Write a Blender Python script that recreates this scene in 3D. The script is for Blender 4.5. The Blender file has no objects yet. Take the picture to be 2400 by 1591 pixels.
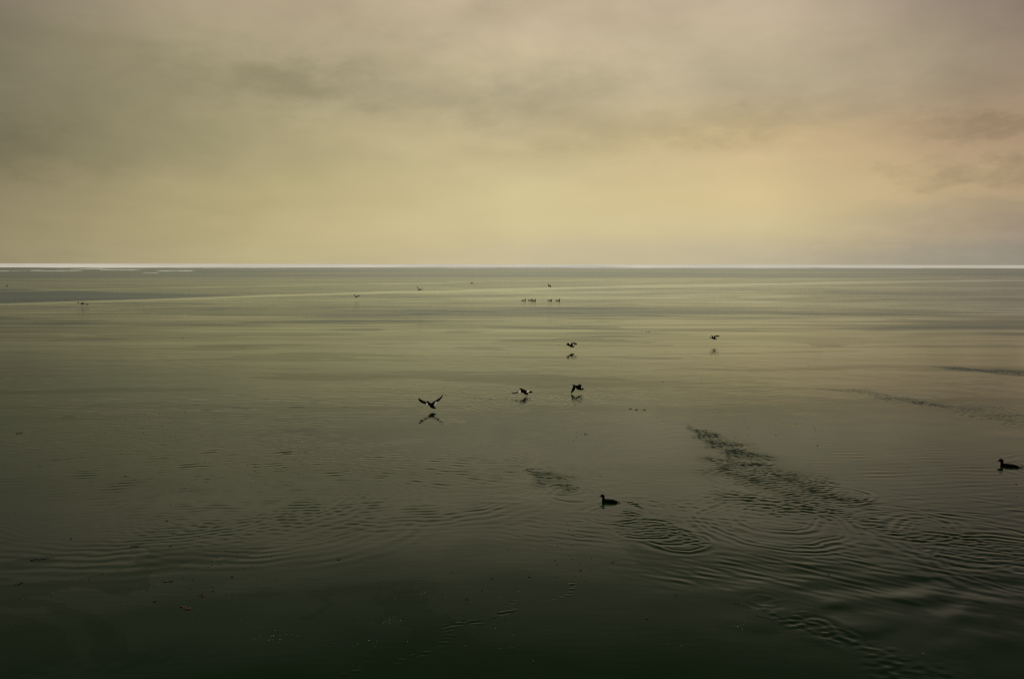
import bpy, bmesh, math, random
import numpy as np
from mathutils import Vector, Matrix, Euler
from mathutils.kdtree import KDTree

random.seed(7)
rng = np.random.default_rng(11)
scene = bpy.context.scene
COL = scene.collection

# ------------------------------------------------------------------ camera
F = 1870.0                      # focal length in photograph pixels (2400 wide)
CAM_H = 4.6
cam_data = bpy.data.cameras.new("camera")
cam_data.sensor_width = 36.0
cam_data.lens = 36.0 * F / 2400.0
cam_data.clip_start = 0.1
cam_data.clip_end = 120000.0
cam = bpy.data.objects.new("camera", cam_data)
COL.objects.link(cam)
PITCH = math.radians(-5.376)
ROT = Euler((math.pi / 2 + PITCH, 0, 0)).to_matrix() @ Matrix.Rotation(0.0018, 3, 'Z')
cam.matrix_world = Matrix.Translation((0, 0, CAM_H)) @ ROT.to_4x4()
scene.camera = cam

def ray(x, y):
    return ROT @ Vector(((x - 1200) / F, -(y - 795.5) / F, -1.0))

def on_water(x, y):
    d = ray(x, y)
    t = -CAM_H / d.z
    return Vector((d.x * t, d.y * t, 0.0))

scene.view_settings.view_transform = 'Standard'
scene.view_settings.look = 'None'
scene.view_settings.exposure = 0.0
scene.view_settings.gamma = 1.0
scene.render.engine = 'CYCLES'
scene.cycles.use_denoising = False
scene.cycles.pixel_filter_type = 'BLACKMAN_HARRIS'
scene.cycles.filter_width = 1.1

def lin(c):
    return tuple(((v / 255) / 12.92 if v / 255 <= 0.04045 else ((v / 255 + 0.055) / 1.055) ** 2.4) for v in c)

# ------------------------------------------------------------------ world
SUN_EL, SUN_AZ = math.radians(62), math.radians(8)      # high behind the overcast, ahead of the camera
world = bpy.data.worlds.new("World")
scene.world = world
world.use_nodes = True
WT = world.node_tree
WT.nodes.clear()

class N:
    """tiny helper for building node maths"""
    def __init__(s, tree): s.t = tree
    def new(s, kind, **kw):
        n = s.t.nodes.new(kind)
        for k, v in kw.items(): setattr(n, k, v)
        return n
    def link(s, a, b): s.t.links.new(a, b)
    def m(s, op, a, b=None, c=None, clamp=False):
        n = s.new('ShaderNodeMath', operation=op, use_clamp=clamp)
        for i, v in enumerate((a, b, c)):
            if v is None: continue
            if isinstance(v, (int, float)): n.inputs[i].default_value = v
            else: s.link(v, n.inputs[i])
        return n.outputs[0]
    def rng(s, v, a, b, c=0.0, d=1.0, interp='SMOOTHSTEP'):
        n = s.new('ShaderNodeMapRange', interpolation_type=interp)
        s.link(v, n.inputs['Value'])
        for nm, val in (('From Min', a), ('From Max', b), ('To Min', c), ('To Max', d)):
            if isinstance(val, (int, float)): n.inputs[nm].default_value = val
            else: s.link(val, n.inputs[nm])
        return n.outputs[0]
    def mix(s, f, a, b, blend='MIX'):
        n = s.new('ShaderNodeMix', data_type='RGBA', blend_type=blend)
        for sock, v in ((n.inputs['Factor'], f), (n.inputs['A'], a), (n.inputs['B'], b)):
            if isinstance(v, (int, float)): sock.default_value = v
            elif isinstance(v, tuple): sock.default_value = (*v, 1.0)[:4]
            else: s.link(v, sock)
        return n.outputs['Result']
    def vec(s, x, y, z):
        n = s.new('ShaderNodeCombineXYZ')
        for i, v in enumerate((x, y, z)):
            if isinstance(v, (int, float)): n.inputs[i].default_value = v
            else: s.link(v, n.inputs[i])
        return n.outputs[0]
    def noise(s, v, scale=1.0, detail=4.0, rough=0.5, dist=0.0):
        n = s.new('ShaderNodeTexNoise')
        s.link(v, n.inputs['Vector'])
        n.inputs['Scale'].default_value = scale
        n.inputs['Detail'].default_value = detail
        n.inputs['Roughness'].default_value = rough
        n.inputs['Distortion'].default_value = dist
        return n.outputs['Fac']

W = N(WT)
tc = W.new('ShaderNodeTexCoord')
sep = W.new('ShaderNodeSeparateXYZ')
W.link(tc.outputs['Generated'], sep.inputs[0])
dx, dy, dz = sep.outputs
DEG = 180 / math.pi
az = W.m('MULTIPLY', W.m('ARCTAN2', dx, dy), DEG)
el = W.m('MULTIPLY', W.m('ARCSINE', dz), DEG)
# soft wobble so nothing in the overcast is a clean band
elc = W.m('MAXIMUM', dz, 0.0)
inv = W.m('DIVIDE', 1.0, W.m('ADD', elc, 0.16))
cloudp = W.vec(W.m('MULTIPLY', dx, inv), W.m('MULTIPLY', dy, inv), W.m('MULTIPLY', elc, 1.5))
n_big = W.noise(cloudp, 1.1, 3.0, 0.5, 0.3)
n_mid = W.noise(cloudp, 2.0, 5.0, 0.5, 0.3)
azel = W.vec(W.m('MULTIPLY', az, 0.075), W.m('MULTIPLY', el, 0.16), 0.0)
n_str = W.noise(azel, 1.0, 5.0, 0.55, 0.5)
el_w = W.m('ADD', el, W.m('MULTIPLY', W.m('SUBTRACT', n_str, 0.5), 2.2))
el_t = W.m('DIVIDE', W.m('ADD', el_w, 4.0), 94.0, clamp=True)

ELS = [0.4, 2.6, 4.6, 8.1, 12.3, 17.2, 23, 28, 36, 60]  # unseen sky just above the frame is darkened to dim the near water's reflection
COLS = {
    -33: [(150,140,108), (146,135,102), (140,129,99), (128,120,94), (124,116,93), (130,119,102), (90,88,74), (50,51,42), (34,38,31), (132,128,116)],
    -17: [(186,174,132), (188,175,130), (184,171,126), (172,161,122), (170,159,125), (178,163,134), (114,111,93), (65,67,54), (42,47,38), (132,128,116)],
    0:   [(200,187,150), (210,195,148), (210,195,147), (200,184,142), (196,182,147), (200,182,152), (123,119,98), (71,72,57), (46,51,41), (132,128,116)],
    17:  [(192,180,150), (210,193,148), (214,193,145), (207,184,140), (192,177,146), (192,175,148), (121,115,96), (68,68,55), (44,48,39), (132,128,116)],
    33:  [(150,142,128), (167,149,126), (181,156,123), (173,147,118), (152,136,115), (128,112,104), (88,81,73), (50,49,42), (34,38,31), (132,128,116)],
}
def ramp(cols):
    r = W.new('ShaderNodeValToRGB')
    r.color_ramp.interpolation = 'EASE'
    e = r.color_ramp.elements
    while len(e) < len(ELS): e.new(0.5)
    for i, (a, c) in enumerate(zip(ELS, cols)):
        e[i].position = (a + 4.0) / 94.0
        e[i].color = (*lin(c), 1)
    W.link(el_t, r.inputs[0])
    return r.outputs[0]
az_w = W.m('ADD', az, W.m('MULTIPLY', W.m('SUBTRACT', n_big, 0.5), 8.0))
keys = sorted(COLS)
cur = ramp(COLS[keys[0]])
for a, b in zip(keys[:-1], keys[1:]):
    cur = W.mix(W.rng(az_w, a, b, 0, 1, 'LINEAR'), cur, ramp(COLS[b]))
# clouds: darker soft bodies in world directions, their edges broken by noise
wob_x = W.m('MULTIPLY', W.m('SUBTRACT', W.noise(azel, 3.2, 5.0, 0.62), 0.5), 11.0)
wob_y = W.m('MULTIPLY', W.m('SUBTRACT', W.noise(azel, 4.3, 5.0, 0.62), 0.5), 4.2)
azc = W.m('ADD', az, wob_x)
elc2 = W.m('ADD', el, wob_y)
CLOUDS = [  # px, py (photograph), half width px, half height px, depth
    (740, 205, 130, 34, .24), (560, 165, 90, 30, .10), (1280, 215, 190, 42, .16), (1180, 250, 110, 28, .12),
    (1700, 285, 150, 26, .18), (1330, 320, 150, 30, .13), (180, 355, 260, 34, .15), (20, 330, 90, 40, .12),
    (130, 195, 240, 40, .10), (2290, 408, 60, 17, .24), (2090, 400, 35, 9, .10), (2350, 288, 130, 14, .22),
    (2160, 215, 170, 22, .10), (2340, 495, 140, 16, .12), (1950, 150, 220, 32, .05), (1000, 60, 160, 26, .06), (1250, 30, 200, 22, .05),
    (450, 300, 120, 22, .08), (2300, 590, 260, 20, .10),
]
dark = None
for (px, py, hw, hh, dep) in CLOUDS:
    d = ray(px, py).normalized()
    a0, e0 = math.degrees(math.atan2(d.x, d.y)), math.degrees(math.asin(d.z))
    sa, se = hw * 1.25 / F * DEG, hh * 1.35 / F * DEG
    q = W.m('ADD', W.m('POWER', W.m('ABSOLUTE', W.m('DIVIDE', W.m('SUBTRACT', azc, a0), sa)), 2.0),
            W.m('POWER', W.m('ABSOLUTE', W.m('DIVIDE', W.m('SUBTRACT', elc2, e0), se)), 2.0))
    g = W.m('MULTIPLY', W.m('EXPONENT', W.m('MULTIPLY', q, -0.8)), dep * 0.92)
    dark = g if dark is None else W.m('ADD', dark, g)
soft = W.m('MULTIPLY', W.m('SUBTRACT', n_mid, 0.5), W.rng(el, 3.0, 14.0, 0.05, 0.34))
n_fine = W.noise(azel, 1.9, 6.0, 0.58, 0.4)
mott = W.m('MULTIPLY', W.m('SUBTRACT', n_fine, 0.5), W.rng(el, 2.0, 11.0, 0.08, 0.33))
shade = W.m('SUBTRACT', W.m('ADD', W.m('ADD', 1.0, soft), mott), dark)
cold = W.mix(W.m('MULTIPLY', dark, 1.6, clamp=True), (1, 1, 1), (0.965, 1.0, 0.985))
cur = W.mix(1.0, cur, cold, 'MULTIPLY')
cur = W.mix(1.0, cur, W.vec(shade, shade, shade), 'MULTIPLY')
back = W.rng(W.m('ABSOLUTE', az), 50, 110)
cur = W.mix(back, cur, lin((112, 108, 98)))
sky = W.new('ShaderNodeTexSky', sky_type='NISHITA', sun_disc=False)
sky.sun_elevation = SUN_EL
sky.sun_rotation = SUN_AZ
thin = W.mix(1.0, sky.outputs[0], (0.05, 0.05, 0.05), 'MULTIPLY')
cur = W.mix(0.02, cur, thin)                       # a trace of clear sky through the overcast
bg = W.new('ShaderNodeBackground')
W.link(cur, bg.inputs['Color'])
bg.inputs['Strength'].default_value = 1.0
wo = W.new('ShaderNodeOutputWorld')
W.link(bg.outputs[0], wo.inputs['Surface'])

sun_d = bpy.data.lights.new("sun", 'SUN')
sun_d.energy = 2.1
sun_d.angle = math.radians(14)
sun_d.color = (1.0, 0.93, 0.80)
sun = bpy.data.objects.new("sun", sun_d)
COL.objects.link(sun)
sdir = Vector((math.sin(SUN_AZ) * math.cos(SUN_EL), math.cos(SUN_AZ) * math.cos(SUN_EL), math.sin(SUN_EL)))
sun.rotation_euler = sdir.to_track_quat('Z', 'Y').to_euler()

# ------------------------------------------------------------------ helpers
def tag(o, label=None, cat=None, group=None, kind=None):
    if label: o['label'] = label
    if cat: o['category'] = cat
    if group: o['group'] = group
    if kind: o['kind'] = kind
    return o

def principled(name, color, rough=0.6, spec=0.5, vary=0.0, scale=40.0):
    m = bpy.data.materials.new(name)
    m.use_nodes = True
    t = N(m.node_tree)
    b = m.node_tree.nodes['Principled BSDF']
    b.inputs['Roughness'].default_value = rough
    b.inputs['Specular IOR Level'].default_value = spec
    if vary > 0:
        c = t.new('ShaderNodeTexCoord')
        n = t.noise(c.outputs['Object'], scale, 4.0, 0.6)
        lo = tuple(v * (1 - vary) for v in color)
        hi = tuple(min(1, v * (1 + vary)) for v in color)
        t.link(t.mix(n, lo, hi), b.inputs['Base Color'])
    else:
        b.inputs['Base Color'].default_value = (*color, 1)
    return m

M_BLACK = principled('black_plumage', (0.004, 0.0037, 0.0037), 0.85, 0.0, 0.4, 60)
M_WHITE = principled('white_plumage', (0.75, 0.74, 0.68), 0.8, 0.2, 0.08, 60)
M_BUFF = principled('buff_plumage', (0.42, 0.33, 0.16), 0.8, 0.2, 0.15, 60)
M_BROWN = principled('brown_plumage', (0.045, 0.028, 0.018), 0.8, 0.2, 0.3, 60)
M_BILL = principled('bill', (0.006, 0.0055, 0.005), 0.6, 0.1)
M_LEAF = principled('rotten_leaf', (0.005, 0.0035, 0.002), 0.7, 0.15, 0.4, 30)
M_RUST = principled('rusty_weed', (0.018, 0.008, 0.004), 0.7, 0.2, 0.4, 30)
M_TWIG = principled('wet_twig', (0.010, 0.008, 0.006), 0.5, 0.3, 0.4, 30)
M_FROST = principled('frost_speck', (0.40, 0.42, 0.38), 0.6, 0.3)

# ------------------------------------------------------------------ water height field
G, ST = 9.81, 7.3e-5
X0, X1, Y0, Y1, STEP = -34.0, 34.0, 5.0, 52.0, 0.046
def graded(a, b, f):
    o = [a]
    while o[-1] < b: o.append(o[-1] + f(o[-1]))
    return np.array(o)
ys = graded(Y0, Y1, lambda v: 0.026 if v < 22 else min(0.06, 0.026 + (v - 22) * 0.003))
half = graded(0.0, X1, lambda v: 0.030 if v < 15 else min(0.07, 0.030 + (v - 15) * 0.004))
xs = np.concatenate([-half[:0:-1], half])
X0, X1, Y1 = xs[0], xs[-1], ys[-1]
H = np.zeros((len(ys), len(xs)), dtype=np.float64)
RUF = np.zeros((len(ys), len(xs)), dtype=np.float32)      # ripples finer than the mesh
XX, YY = np.meshgrid(xs, ys)

_th = (np.arange(900) + 0.5) / 900 * math.pi
_jx = np.arange(0, 700, 0.08)
_jt = np.array([np.cos(v * np.sin(_th)).mean() for v in _jx])
def J0(x): return np.interp(x, _jx, _jt)

_kk = np.linspace(0.5, 95, 700)
_cache = {}
def profile(t, sig, rmax):
    key = (round(t, 2), sig)
    if key not in _cache:
        r = np.linspace(0, rmax, 420)
        w = np.sqrt(G * _kk + ST * _kk ** 3)
        a = _kk ** 1.6 * np.exp(-0.5 * (_kk * sig) ** 2) * np.cos(w * t) * np.exp(-3e-5 * _kk ** 2 * t)
        h = (J0(np.outer(r, _kk)) * a).sum(1)
        h *= np.clip((rmax - r) / (0.25 * rmax), 0, 1)
        sl = np.abs(np.gradient(h, r))
        h /= np.percentile(sl[int(0.12 * len(r)):], 92)
        _cache[key] = (r, h)
    return _cache[key]

def ring(px, py, t, slope, sig=0.05, rmax=None):
    """rings spreading from a splash made t seconds ago, slope = steepness of the wavelets"""
    c = on_water(px, py)
    if rmax is None: rmax = 0.35 + 0.55 * t
    r, h = profile(t, sig, rmax)
    i0, i1 = np.searchsorted(xs, (c.x - rmax, c.x + rmax))
    j0, j1 = np.searchsorted(ys, (c.y - rmax, c.y + rmax))
    if i1 <= i0 or j1 <= j0: return
    sx, sy = XX[j0:j1, i0:i1], YY[j0:j1, i0:i1]
    # slightly lumpy rings, their strength uneven round the circle
    ang = np.arctan2(sy - c.y, sx - c.x)
    p1, p2 = rng.uniform(0, 6.28, 2)
    sd = int(px * 7 + py)
    warp = (lownoise(sx, sy, 1.1, sd) - .5) * .10 + (lownoise(sx, sy, .45, sd + 1) - .5) * .035
    d = np.hypot(sx - c.x, sy - c.y) * (1 + 0.03 * np.sin(2 * ang + p1)) + warp * min(1.0, rmax / 1.5)
    g = 0.15 + 1.3 * lownoise(sx, sy, .5 + .35 * rmax, sd + 2) * (0.8 + 0.3 * np.sin(ang + p2))
    H[j0:j1, i0:i1] += slope * g * np.interp(d, r, h, right=0.0)

def lownoise(x, y, lam, seed, stretch=1.0, n=9):
    """smooth noise about 0..1 from a few long waves"""
    r = np.random.default_rng(seed)
    o = np.zeros_like(x)
    for _ in range(n):
        a = r.uniform(0, 6.28); k = 6.28 / (lam * r.uniform(0.6, 1.8))
        o += np.cos(k * (x * math.cos(a) / stretch + y * math.sin(a)) + r.uniform(0, 6.28))
    return 0.5 + 0.5 * np.tanh(o / math.sqrt(n) * 1.3)

def wavefield(x, y, l0, l1, n, seed, mean=math.pi / 2, spread=0.6):
    """sum of short waves with slope rms 1"""
    r = np.random.default_rng(seed)
    o = np.zeros_like(x)
    for _ in range(n):
        lam = math.exp(r.uniform(math.log(l0), math.log(l1)))
        a = r.normal(mean, spread); k = 6.28 / lam
        ph = k * (x * math.cos(a) + y * math.sin(a)) + r.uniform(0, 6.28)
        o += (np.cos(ph) + 0.18 * np.cos(2 * ph)) / k
    return o * math.sqrt(2 / n)

def chop(pts, slope, l0=0.16, l1=0.42, seed=1, spread=1.0, mean=math.pi / 2, patchy=0.55, ruf=1.0):
    """a disturbed strip of water along a line: pts = (px, py, half width in metres)"""
    P = [(on_water(a, b), w) for a, b, w in pts]
    pad = max(w for _, w in P) * 2.2
    i0, i1 = np.searchsorted(xs, (min(p.x for p, _ in P) - pad, max(p.x for p, _ in P) + pad))
    j0, j1 = np.searchsorted(ys, (min(p.y for p, _ in P) - pad, max(p.y for p, _ in P) + pad))
    if i1 <= i0 or j1 <= j0: return
    sx, sy = XX[j0:j1, i0:i1], YY[j0:j1, i0:i1]
    wx = sx + 0.10 * np.sin(sy * 5.1 + seed) + 0.06 * np.sin(sx * 9.0 + 1.3 * seed)
    wy = sy + 0.16 * np.sin(sx * 3.7 + seed) + 0.07 * np.sin(sx * 11.0 + 2.1 * seed)
    env = np.zeros_like(sx)
    segs = list(zip(P[:-1], P[1:])) if len(P) > 1 else [(P[0], P[0])]
    for (a, wa), (b, wb) in segs:
        ex, ey = b.x - a.x, b.y - a.y
        L2 = ex * ex + ey * ey + 1e-9
        t = np.clip(((wx - a.x) * ex + (wy - a.y) * ey) / L2, 0, 1)
        d = np.hypot(wx - a.x - t * ex, wy - a.y - t * ey) / (wa + (wb - wa) * t)
        env = np.maximum(env, 1 / (1 + np.exp((d - 0.80) * 4.2)))
    if patchy: env = env * (1 - patchy * 0.8 + patchy * 1.1 * lownoise(sx, sy, 0.9, seed + 50))
    RUF[j0:j1, i0:i1] = np.maximum(RUF[j0:j1, i0:i1], env * min(1.0, slope * 4) * ruf)
    H[j0:j1, i0:i1] += slope * env * wavefield(sx, sy, l0, l1, 26, seed, mean, spread)

# background ripples: faint, patchy, crests mostly across the view
patch = lownoise(XX, YY, 7.0, 3, 2.2)
patch2 = lownoise(XX, YY, 2.6, 4, 1.8)
midband = 1 / (1 + np.exp(-(YY - 14.2 + 0.07 * XX) * 1.6))
rightband = 1 / (1 + np.exp(-(XX - 2.5 - 0.10 * YY) * 1.1)) * (1 / (1 + np.exp(-(YY - 10.0) * 1.5)))
outer = np.clip((YY - 16) / 10, 0, 1)
H += (0.008 + 0.005 * outer) * wavefield(XX, YY, 0.20, 0.50, 26, 21, math.pi / 2 + 0.1, 0.30) * patch * np.maximum(midband, rightband)
H += (0.006 + 0.004 * outer) * wavefield(XX, YY, 0.15, 0.32, 22, 22, math.pi / 2 - 0.2, 0.45) * patch2 * midband
H += (0.002 + 0.001 * outer) * wavefield(XX, YY, 0.9, 2.6, 12, 23, math.pi / 2, 0.8)

def train(px, py, rx, ry, slope, l0, l1, mean, spread, seed, n=16):
    """a packet of wavelets travelling one way, patchy inside"""
    c = on_water(px, py)
    env = np.exp(-(((XX - c.x) / rx) ** 2 + ((YY - c.y) / ry) ** 2))
    m = env > .01
    H[m] += slope * env[m] * wavefield(XX[m], YY[m], l0, l1, n, seed, mean, spread) * (.35 + .9 * lownoise(XX[m], YY[m], .9, seed + 7))

HP = math.pi / 2
train(2150, 1400, 2.2, 1.3, .040, .6, 1.2, HP + .45, .5, 24)           # broad lazy undulation, near right
train(2010, 1335, 1.9, .95, .042, .14, .26, HP - .62, .12, 25)         # oblique train running right
train(1830, 1330, 1.5, .7, .022, .16, .30, HP - .35, .16, 91)
train(2340, 1330, 1.8, 1.5, .045, .14, .36, HP - .45, .35, 26)
train(2250, 1210, 2.4, 1.3, .036, .16, .34, HP - .30, .30, 92)
train(2200, 1100, 4.0, 3.0, .022, .18, .34, HP + .05, .15, 93)
train(1660, 1345, .9, .6, .024, .14, .3, HP - .5, .3, 94)
train(1700, 1200, 2.4, 1.2, .022, .16, .3, HP - .4, .3, 95)
train(90, 1110, 4.0, 2.2, .040, .17, .24, HP + .20, .10, 27)            # left edge, regular
train(60, 1030, 3.6, 2.2, .050, .12, .22, HP, .45, 96)
train(480, 1245, 1.5, .8, .030, .14, .24, HP - .35, .4, 28)
train(640, 1190, 2.0, 1.2, .030, .14, .20, HP, .12, 97)
train(380, 1180, 1.8, 1.3, .026, .14, .22, HP + .25, .2, 98)
train(900, 1190, 2.4, 1.2, .024, .15, .22, HP + .18, .12, 99)
train(900, 1090, 3.2, 1.8, .040, .17, .28, HP - .05, .10, 100)
train(1100, 1100, 2.0, 1.6, .034, .17, .28, HP - .35, .12, 101)
train(500, 1070, 3.8, 2.2, .040, .18, .32, HP + .28, .14, 102)
train(350, 960, 6.0, 3.4, .044, .20, .40, HP + .05, .18, 103)
train(720, 950, 4.5, 2.8, .040, .20, .36, HP + .02, .16, 104)
train(1180, 930, 4.0, 1.6, .022, .20, .36, HP, .16, 105)
train(1560, 1090, 2.4, 1.6, .020, .17, .26, HP, .15, 106)
train(1360, 1240, 1.4, .7, .024, .13, .24, HP - .35, .2, 107)

# chain of splashes where a bird ran along the surface, centre
for a in [(1243, 1087, .8, .06), (1262, 1106, 1.0, .12), (1305, 1127, 1.25, .14), (1325, 1146, 1.4, .09), (1350, 1160, 1.8, .06),
          (1440, 1205, 2.0, .05), (1510, 1240, 1.8, .10), (1555, 1255, 1.7, .10), (1590, 1268, 1.9, .08)]:
    ring(*a, sig=0.03)
chop([(1258, 1102, .20), (1300, 1125, .42), (1345, 1148, .22)], .20, .06, .14, 31, spread=.5)
chop([(1455, 1195, .12), (1480, 1215, .20), (1530, 1243, .46), (1610, 1272, .30)], .17, .06, .16, 32, spread=.9, ruf=.7)
# second, longer run on the right
for a in [(1620, 997, .9, .05), (1665, 1028, 1.1, .10), (1715, 1048, 1.3, .12), (1760, 1078, 1.6, .10), (1820, 1100, 1.8, .09),
          (1880, 1135, 2.0, .09), (1960, 1160, 2.3, .09), (1745, 1120, 2.3, .08), (1990, 1170, 1.6, .07), (2120, 1230, 3.2, .06)]:
    ring(*a, sig=0.032)
chop([(1610, 993, .10), (1680, 1032, .55), (1760, 1075, .75)], .24, .06, .15, 33, spread=.5)
chop([(1690, 1080, .50), (1760, 1108, 1.05), (1840, 1130, 1.05), (1900, 1160, .75)], .20, .06, .17, 44, spread=.5)
chop([(1950, 1160, .25), (2010, 1178, .35)], .17, .06, .16, 34, spread=.5)
chop([(1720, 1165, .45), (1860, 1185, .60), (2000, 1215, .4)], .11, .10, .26, 45, spread=.6)
# big open ring and its neighbours
ring(1822, 1225, 4.6, .085, sig=0.04, rmax=1.75)
ring(1822, 1225, 5.6, .05, sig=0.045, rmax=2.0)
ring(1822, 1212, 2.8, .05, sig=0.035)
ring(2270, 1262, 4.2, .07, sig=0.04, rmax=2.1)
ring(2240, 1290, 3.0, .05, sig=0.035)
ring(2420, 1330, 5.0, .08, sig=0.04, rmax=2.4)
ring(1560, 1125, 6.5, .020, sig=0.04, rmax=2.2)
chop([(1826, 1203, .16)], .13, .12, .3, 35)
chop([(2050, 1230, .2), (2150, 1255, .35), (2300, 1285, .8), (2420, 1310, .9)], .10, .08, .22, 46, spread=.4)
# old wide rings on the left
ring(640, 1180, 9.5, .026, sig=0.042, rmax=4.0)
ring(420, 1130, 14.0, .030, sig=0.04, rmax=6.0)
ring(-80, 1120, 12.0, .022, sig=0.045, rmax=5.5)
ring(950, 1110, 11.0, .034, sig=0.04, rmax=4.4)
ring(60, 1050, 9.0, .034, sig=0.04, rmax=3.6)
# rings and wing-tip marks under the birds taking off
for a in [(1060, 922, 5.0, .045), (1000, 985, 1.6, .02), (1065, 985, 1.0, .06), (1240, 942, 4.0, .06), (1350, 930, 3.0, .07), (1350, 937, 1.2, .03),
          (1130, 935, 5.5, .04), (1190, 947, 4.0, .04), (1300, 920, 5.0, .04), (1500, 965, 6.0, .02)]:
    ring(*a, sig=0.045)
chop([(1045, 925, .2), (1140, 935, .3), (1260, 938, .25)], .06, .16, .4, 36)
chop([(1040, 984, .08), (1075, 982, .10)], .10, .12, .3, 47)
chop([(1325, 925, .2), (1360, 940, .3)], .07, .12, .3, 48)
# far dark strips of disturbed water on the right edge
chop([(2190, 859, .15), (2280, 867, .8), (2420, 876, 1.2)], .28, .10, .24, 37, patchy=.4)
chop([(1925, 913, .12), (2010, 917, .30), (2090, 932, .75), (2200, 950, .5)], .16, .10, .24, 38)
chop([(2200, 950, .3), (2280, 962, 1.0), (2400, 985, 1.3)], .10, .10, .26, 49)
ring(2100, 934, 3.0, .07); ring(2270, 960, 4.0, .06, rmax=2.4); ring(2330, 975, 3.0, .05)
# near right foreground stir
chop([(1770, 1415, .05), (1860, 1440, .12), (1900, 1462, .20), (1960, 1490, .22)], .07, .06, .2, 39, spread=.9, ruf=.4, patchy=.9)
chop([(1940, 1490, .14), (2080, 1540, .36), (2190, 1585, .48)], .07, .07, .30, 40, spread=.8, ruf=.4, patchy=.9)
for a in [(1915, 1468, 1.0, .05), (1975, 1490, 1.0, .04), (1790, 1408, 1.0, .02), (1850, 1425, 1.2, .025)]:
    ring(*a, sig=0.03)
# wrinkled seam where two skins of slush meet, lower centre
seam = [(750, 1588), (830, 1572), (900, 1553), (985, 1526), (1040, 1500), (1075, 1475), (1130, 1448), (1200, 1420), (1260, 1405), (1320, 1390), (1345, 1368)]
for i, (a, b) in enumerate(zip(seam[:-1], seam[1:])):
    wide = (.02, .02, .025, .06, .07, .05, .03, .022, .022, .03)[i]
    chop([(*a, wide), (*b, wide)], .22, .055, .11, 60 + i, spread=.5, mean=HP + .35, patchy=.7, ruf=.35)
# swimming ducks: short bow ripples and stirred water astern
chop([(1452, 1181, .03), (1475, 1186, .10), (1510, 1194, .08)], .20, .06, .15, 41)
chop([(2388, 1094, .03), (2420, 1097, .16), (2520, 1105, .3)], .20, .08, .2, 42, patchy=.3)
for k in range(14):
    ring(2362 + k * 14, 1091 + k * 0.6, .6 + .34 * k, .030, sig=.03)
    if k < 9: ring(1425 + k * 12, 1178 + k * 3.0, .6 + .34 * k, .014, sig=.03)

edge = np.clip(np.minimum.reduce([XX - X0, X1 - XX, YY - Y0, (Y1 - YY) / 3.0]) / 2.0, 0, 1)
H *= edge * edge * (3 - 2 * edge)

nx, ny = len(xs), len(ys)
co = np.empty((nx * ny + 8, 3), dtype=np.float32)
co[:nx * ny, 0] = XX.ravel(); co[:nx * ny, 1] = YY.ravel(); co[:nx * ny, 2] = H.ravel()
BIG = 60000.0
xa, xb, ya, yb = xs[0], xs[-1], ys[0], ys[-1]
extra = [(-BIG, -200, 0), (BIG, -200, 0), (BIG, ya, 0), (-BIG, ya, 0), (BIG, yb, 0), (-BIG, yb, 0), (BIG, BIG, 0), (-BIG, BIG, 0)]
co[nx * ny:] = extra
e = nx * ny
cBL, cBR, cTL, cTR = 0, nx - 1, (ny - 1) * nx, ny * nx - 1
idx = np.arange(nx * ny).reshape(ny, nx)
q = np.stack([idx[:-1, :-1], idx[:-1, 1:], idx[1:, 1:], idx[1:, :-1]], -1).reshape(-1, 4)
big = np.array([(e + 0, e + 1, e + 2, e + 3), (e + 3, cBL, cTL, e + 5), (cBR, e + 2, e + 4, cTR), (e + 5, e + 4, e + 6, e + 7)])
q = np.concatenate([q, big])
me = bpy.data.meshes.new('water')
me.vertices.add(len(co)); me.vertices.foreach_set('co', co.ravel())
me.loops.add(q.size); me.loops.foreach_set('vertex_index', q.ravel().astype(np.int32))
me.polygons.add(len(q))
me.polygons.foreach_set('loop_start', np.arange(0, q.size, 4, dtype=np.int32))
me.polygons.foreach_set('loop_total', np.full(len(q), 4, dtype=np.int32))
me.polygons.foreach_set('use_smooth', np.concatenate([np.ones(len(q) - 4, dtype=bool), np.zeros(4, dtype=bool)]))
me.update(calc_edges=True)
att = me.attributes.new('ruffle', 'FLOAT', 'POINT')
att.data.foreach_set('value', np.concatenate([RUF.ravel(), np.zeros(8, dtype=np.float32)]))
water = bpy.data.objects.new('water', me)
COL.objects.link(water)
tag(water, kind='structure')

# water material: a dark green body under a real dielectric surface; breeze patches are rougher
wm = bpy.data.materials.new('water')
wm.use_nodes = True
T = N(wm.node_tree)
pb = wm.node_tree.nodes['Principled BSDF']
geo = T.new('ShaderNodeNewGeometry')
sp = T.new('ShaderNodeSeparateXYZ')
T.link(geo.outputs['Position'], sp.inputs[0])
wx, wy = sp.outputs[0], sp.outputs[1]
def P(sx, sy, off=0.0):
    return T.vec(T.m('MULTIPLY', wx, sx), T.m('MULTIPLY', wy, sy), off)
far = T.rng(wy, 22, 60)                                   # open-water texture sets in beyond the sheltered foreground
vfar = T.rng(wy, 150, 420)
u = T.m('DIVIDE', wx, T.m('MAXIMUM', wy, 1.0))
v = T.m('DIVIDE', 1.0, T.m('MAXIMUM', wy, 1.0))
s1 = T.noise(P(0.012, 0.070), 1.0, 6.0, 0.62, 0.4)         # slicks tens of metres long
s2 = T.noise(P(0.05, 0.55, 7.0), 1.0, 5.0, 0.62, 0.4)
s3 = T.noise(P(0.0035, 0.020, 3.0), 1.0, 5.0, 0.62, 0.4)
s4 = T.noise(P(0.020, 0.060, 5.0), 1.0, 3.0, 0.5, 0.6)     # big soft-edged lanes
st = T.m('ADD', T.m('MULTIPLY', s1, 0.5), T.m('MULTIPLY', s2, 0.5))
st = T.rng(st, 0.455, 0.545)
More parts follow.
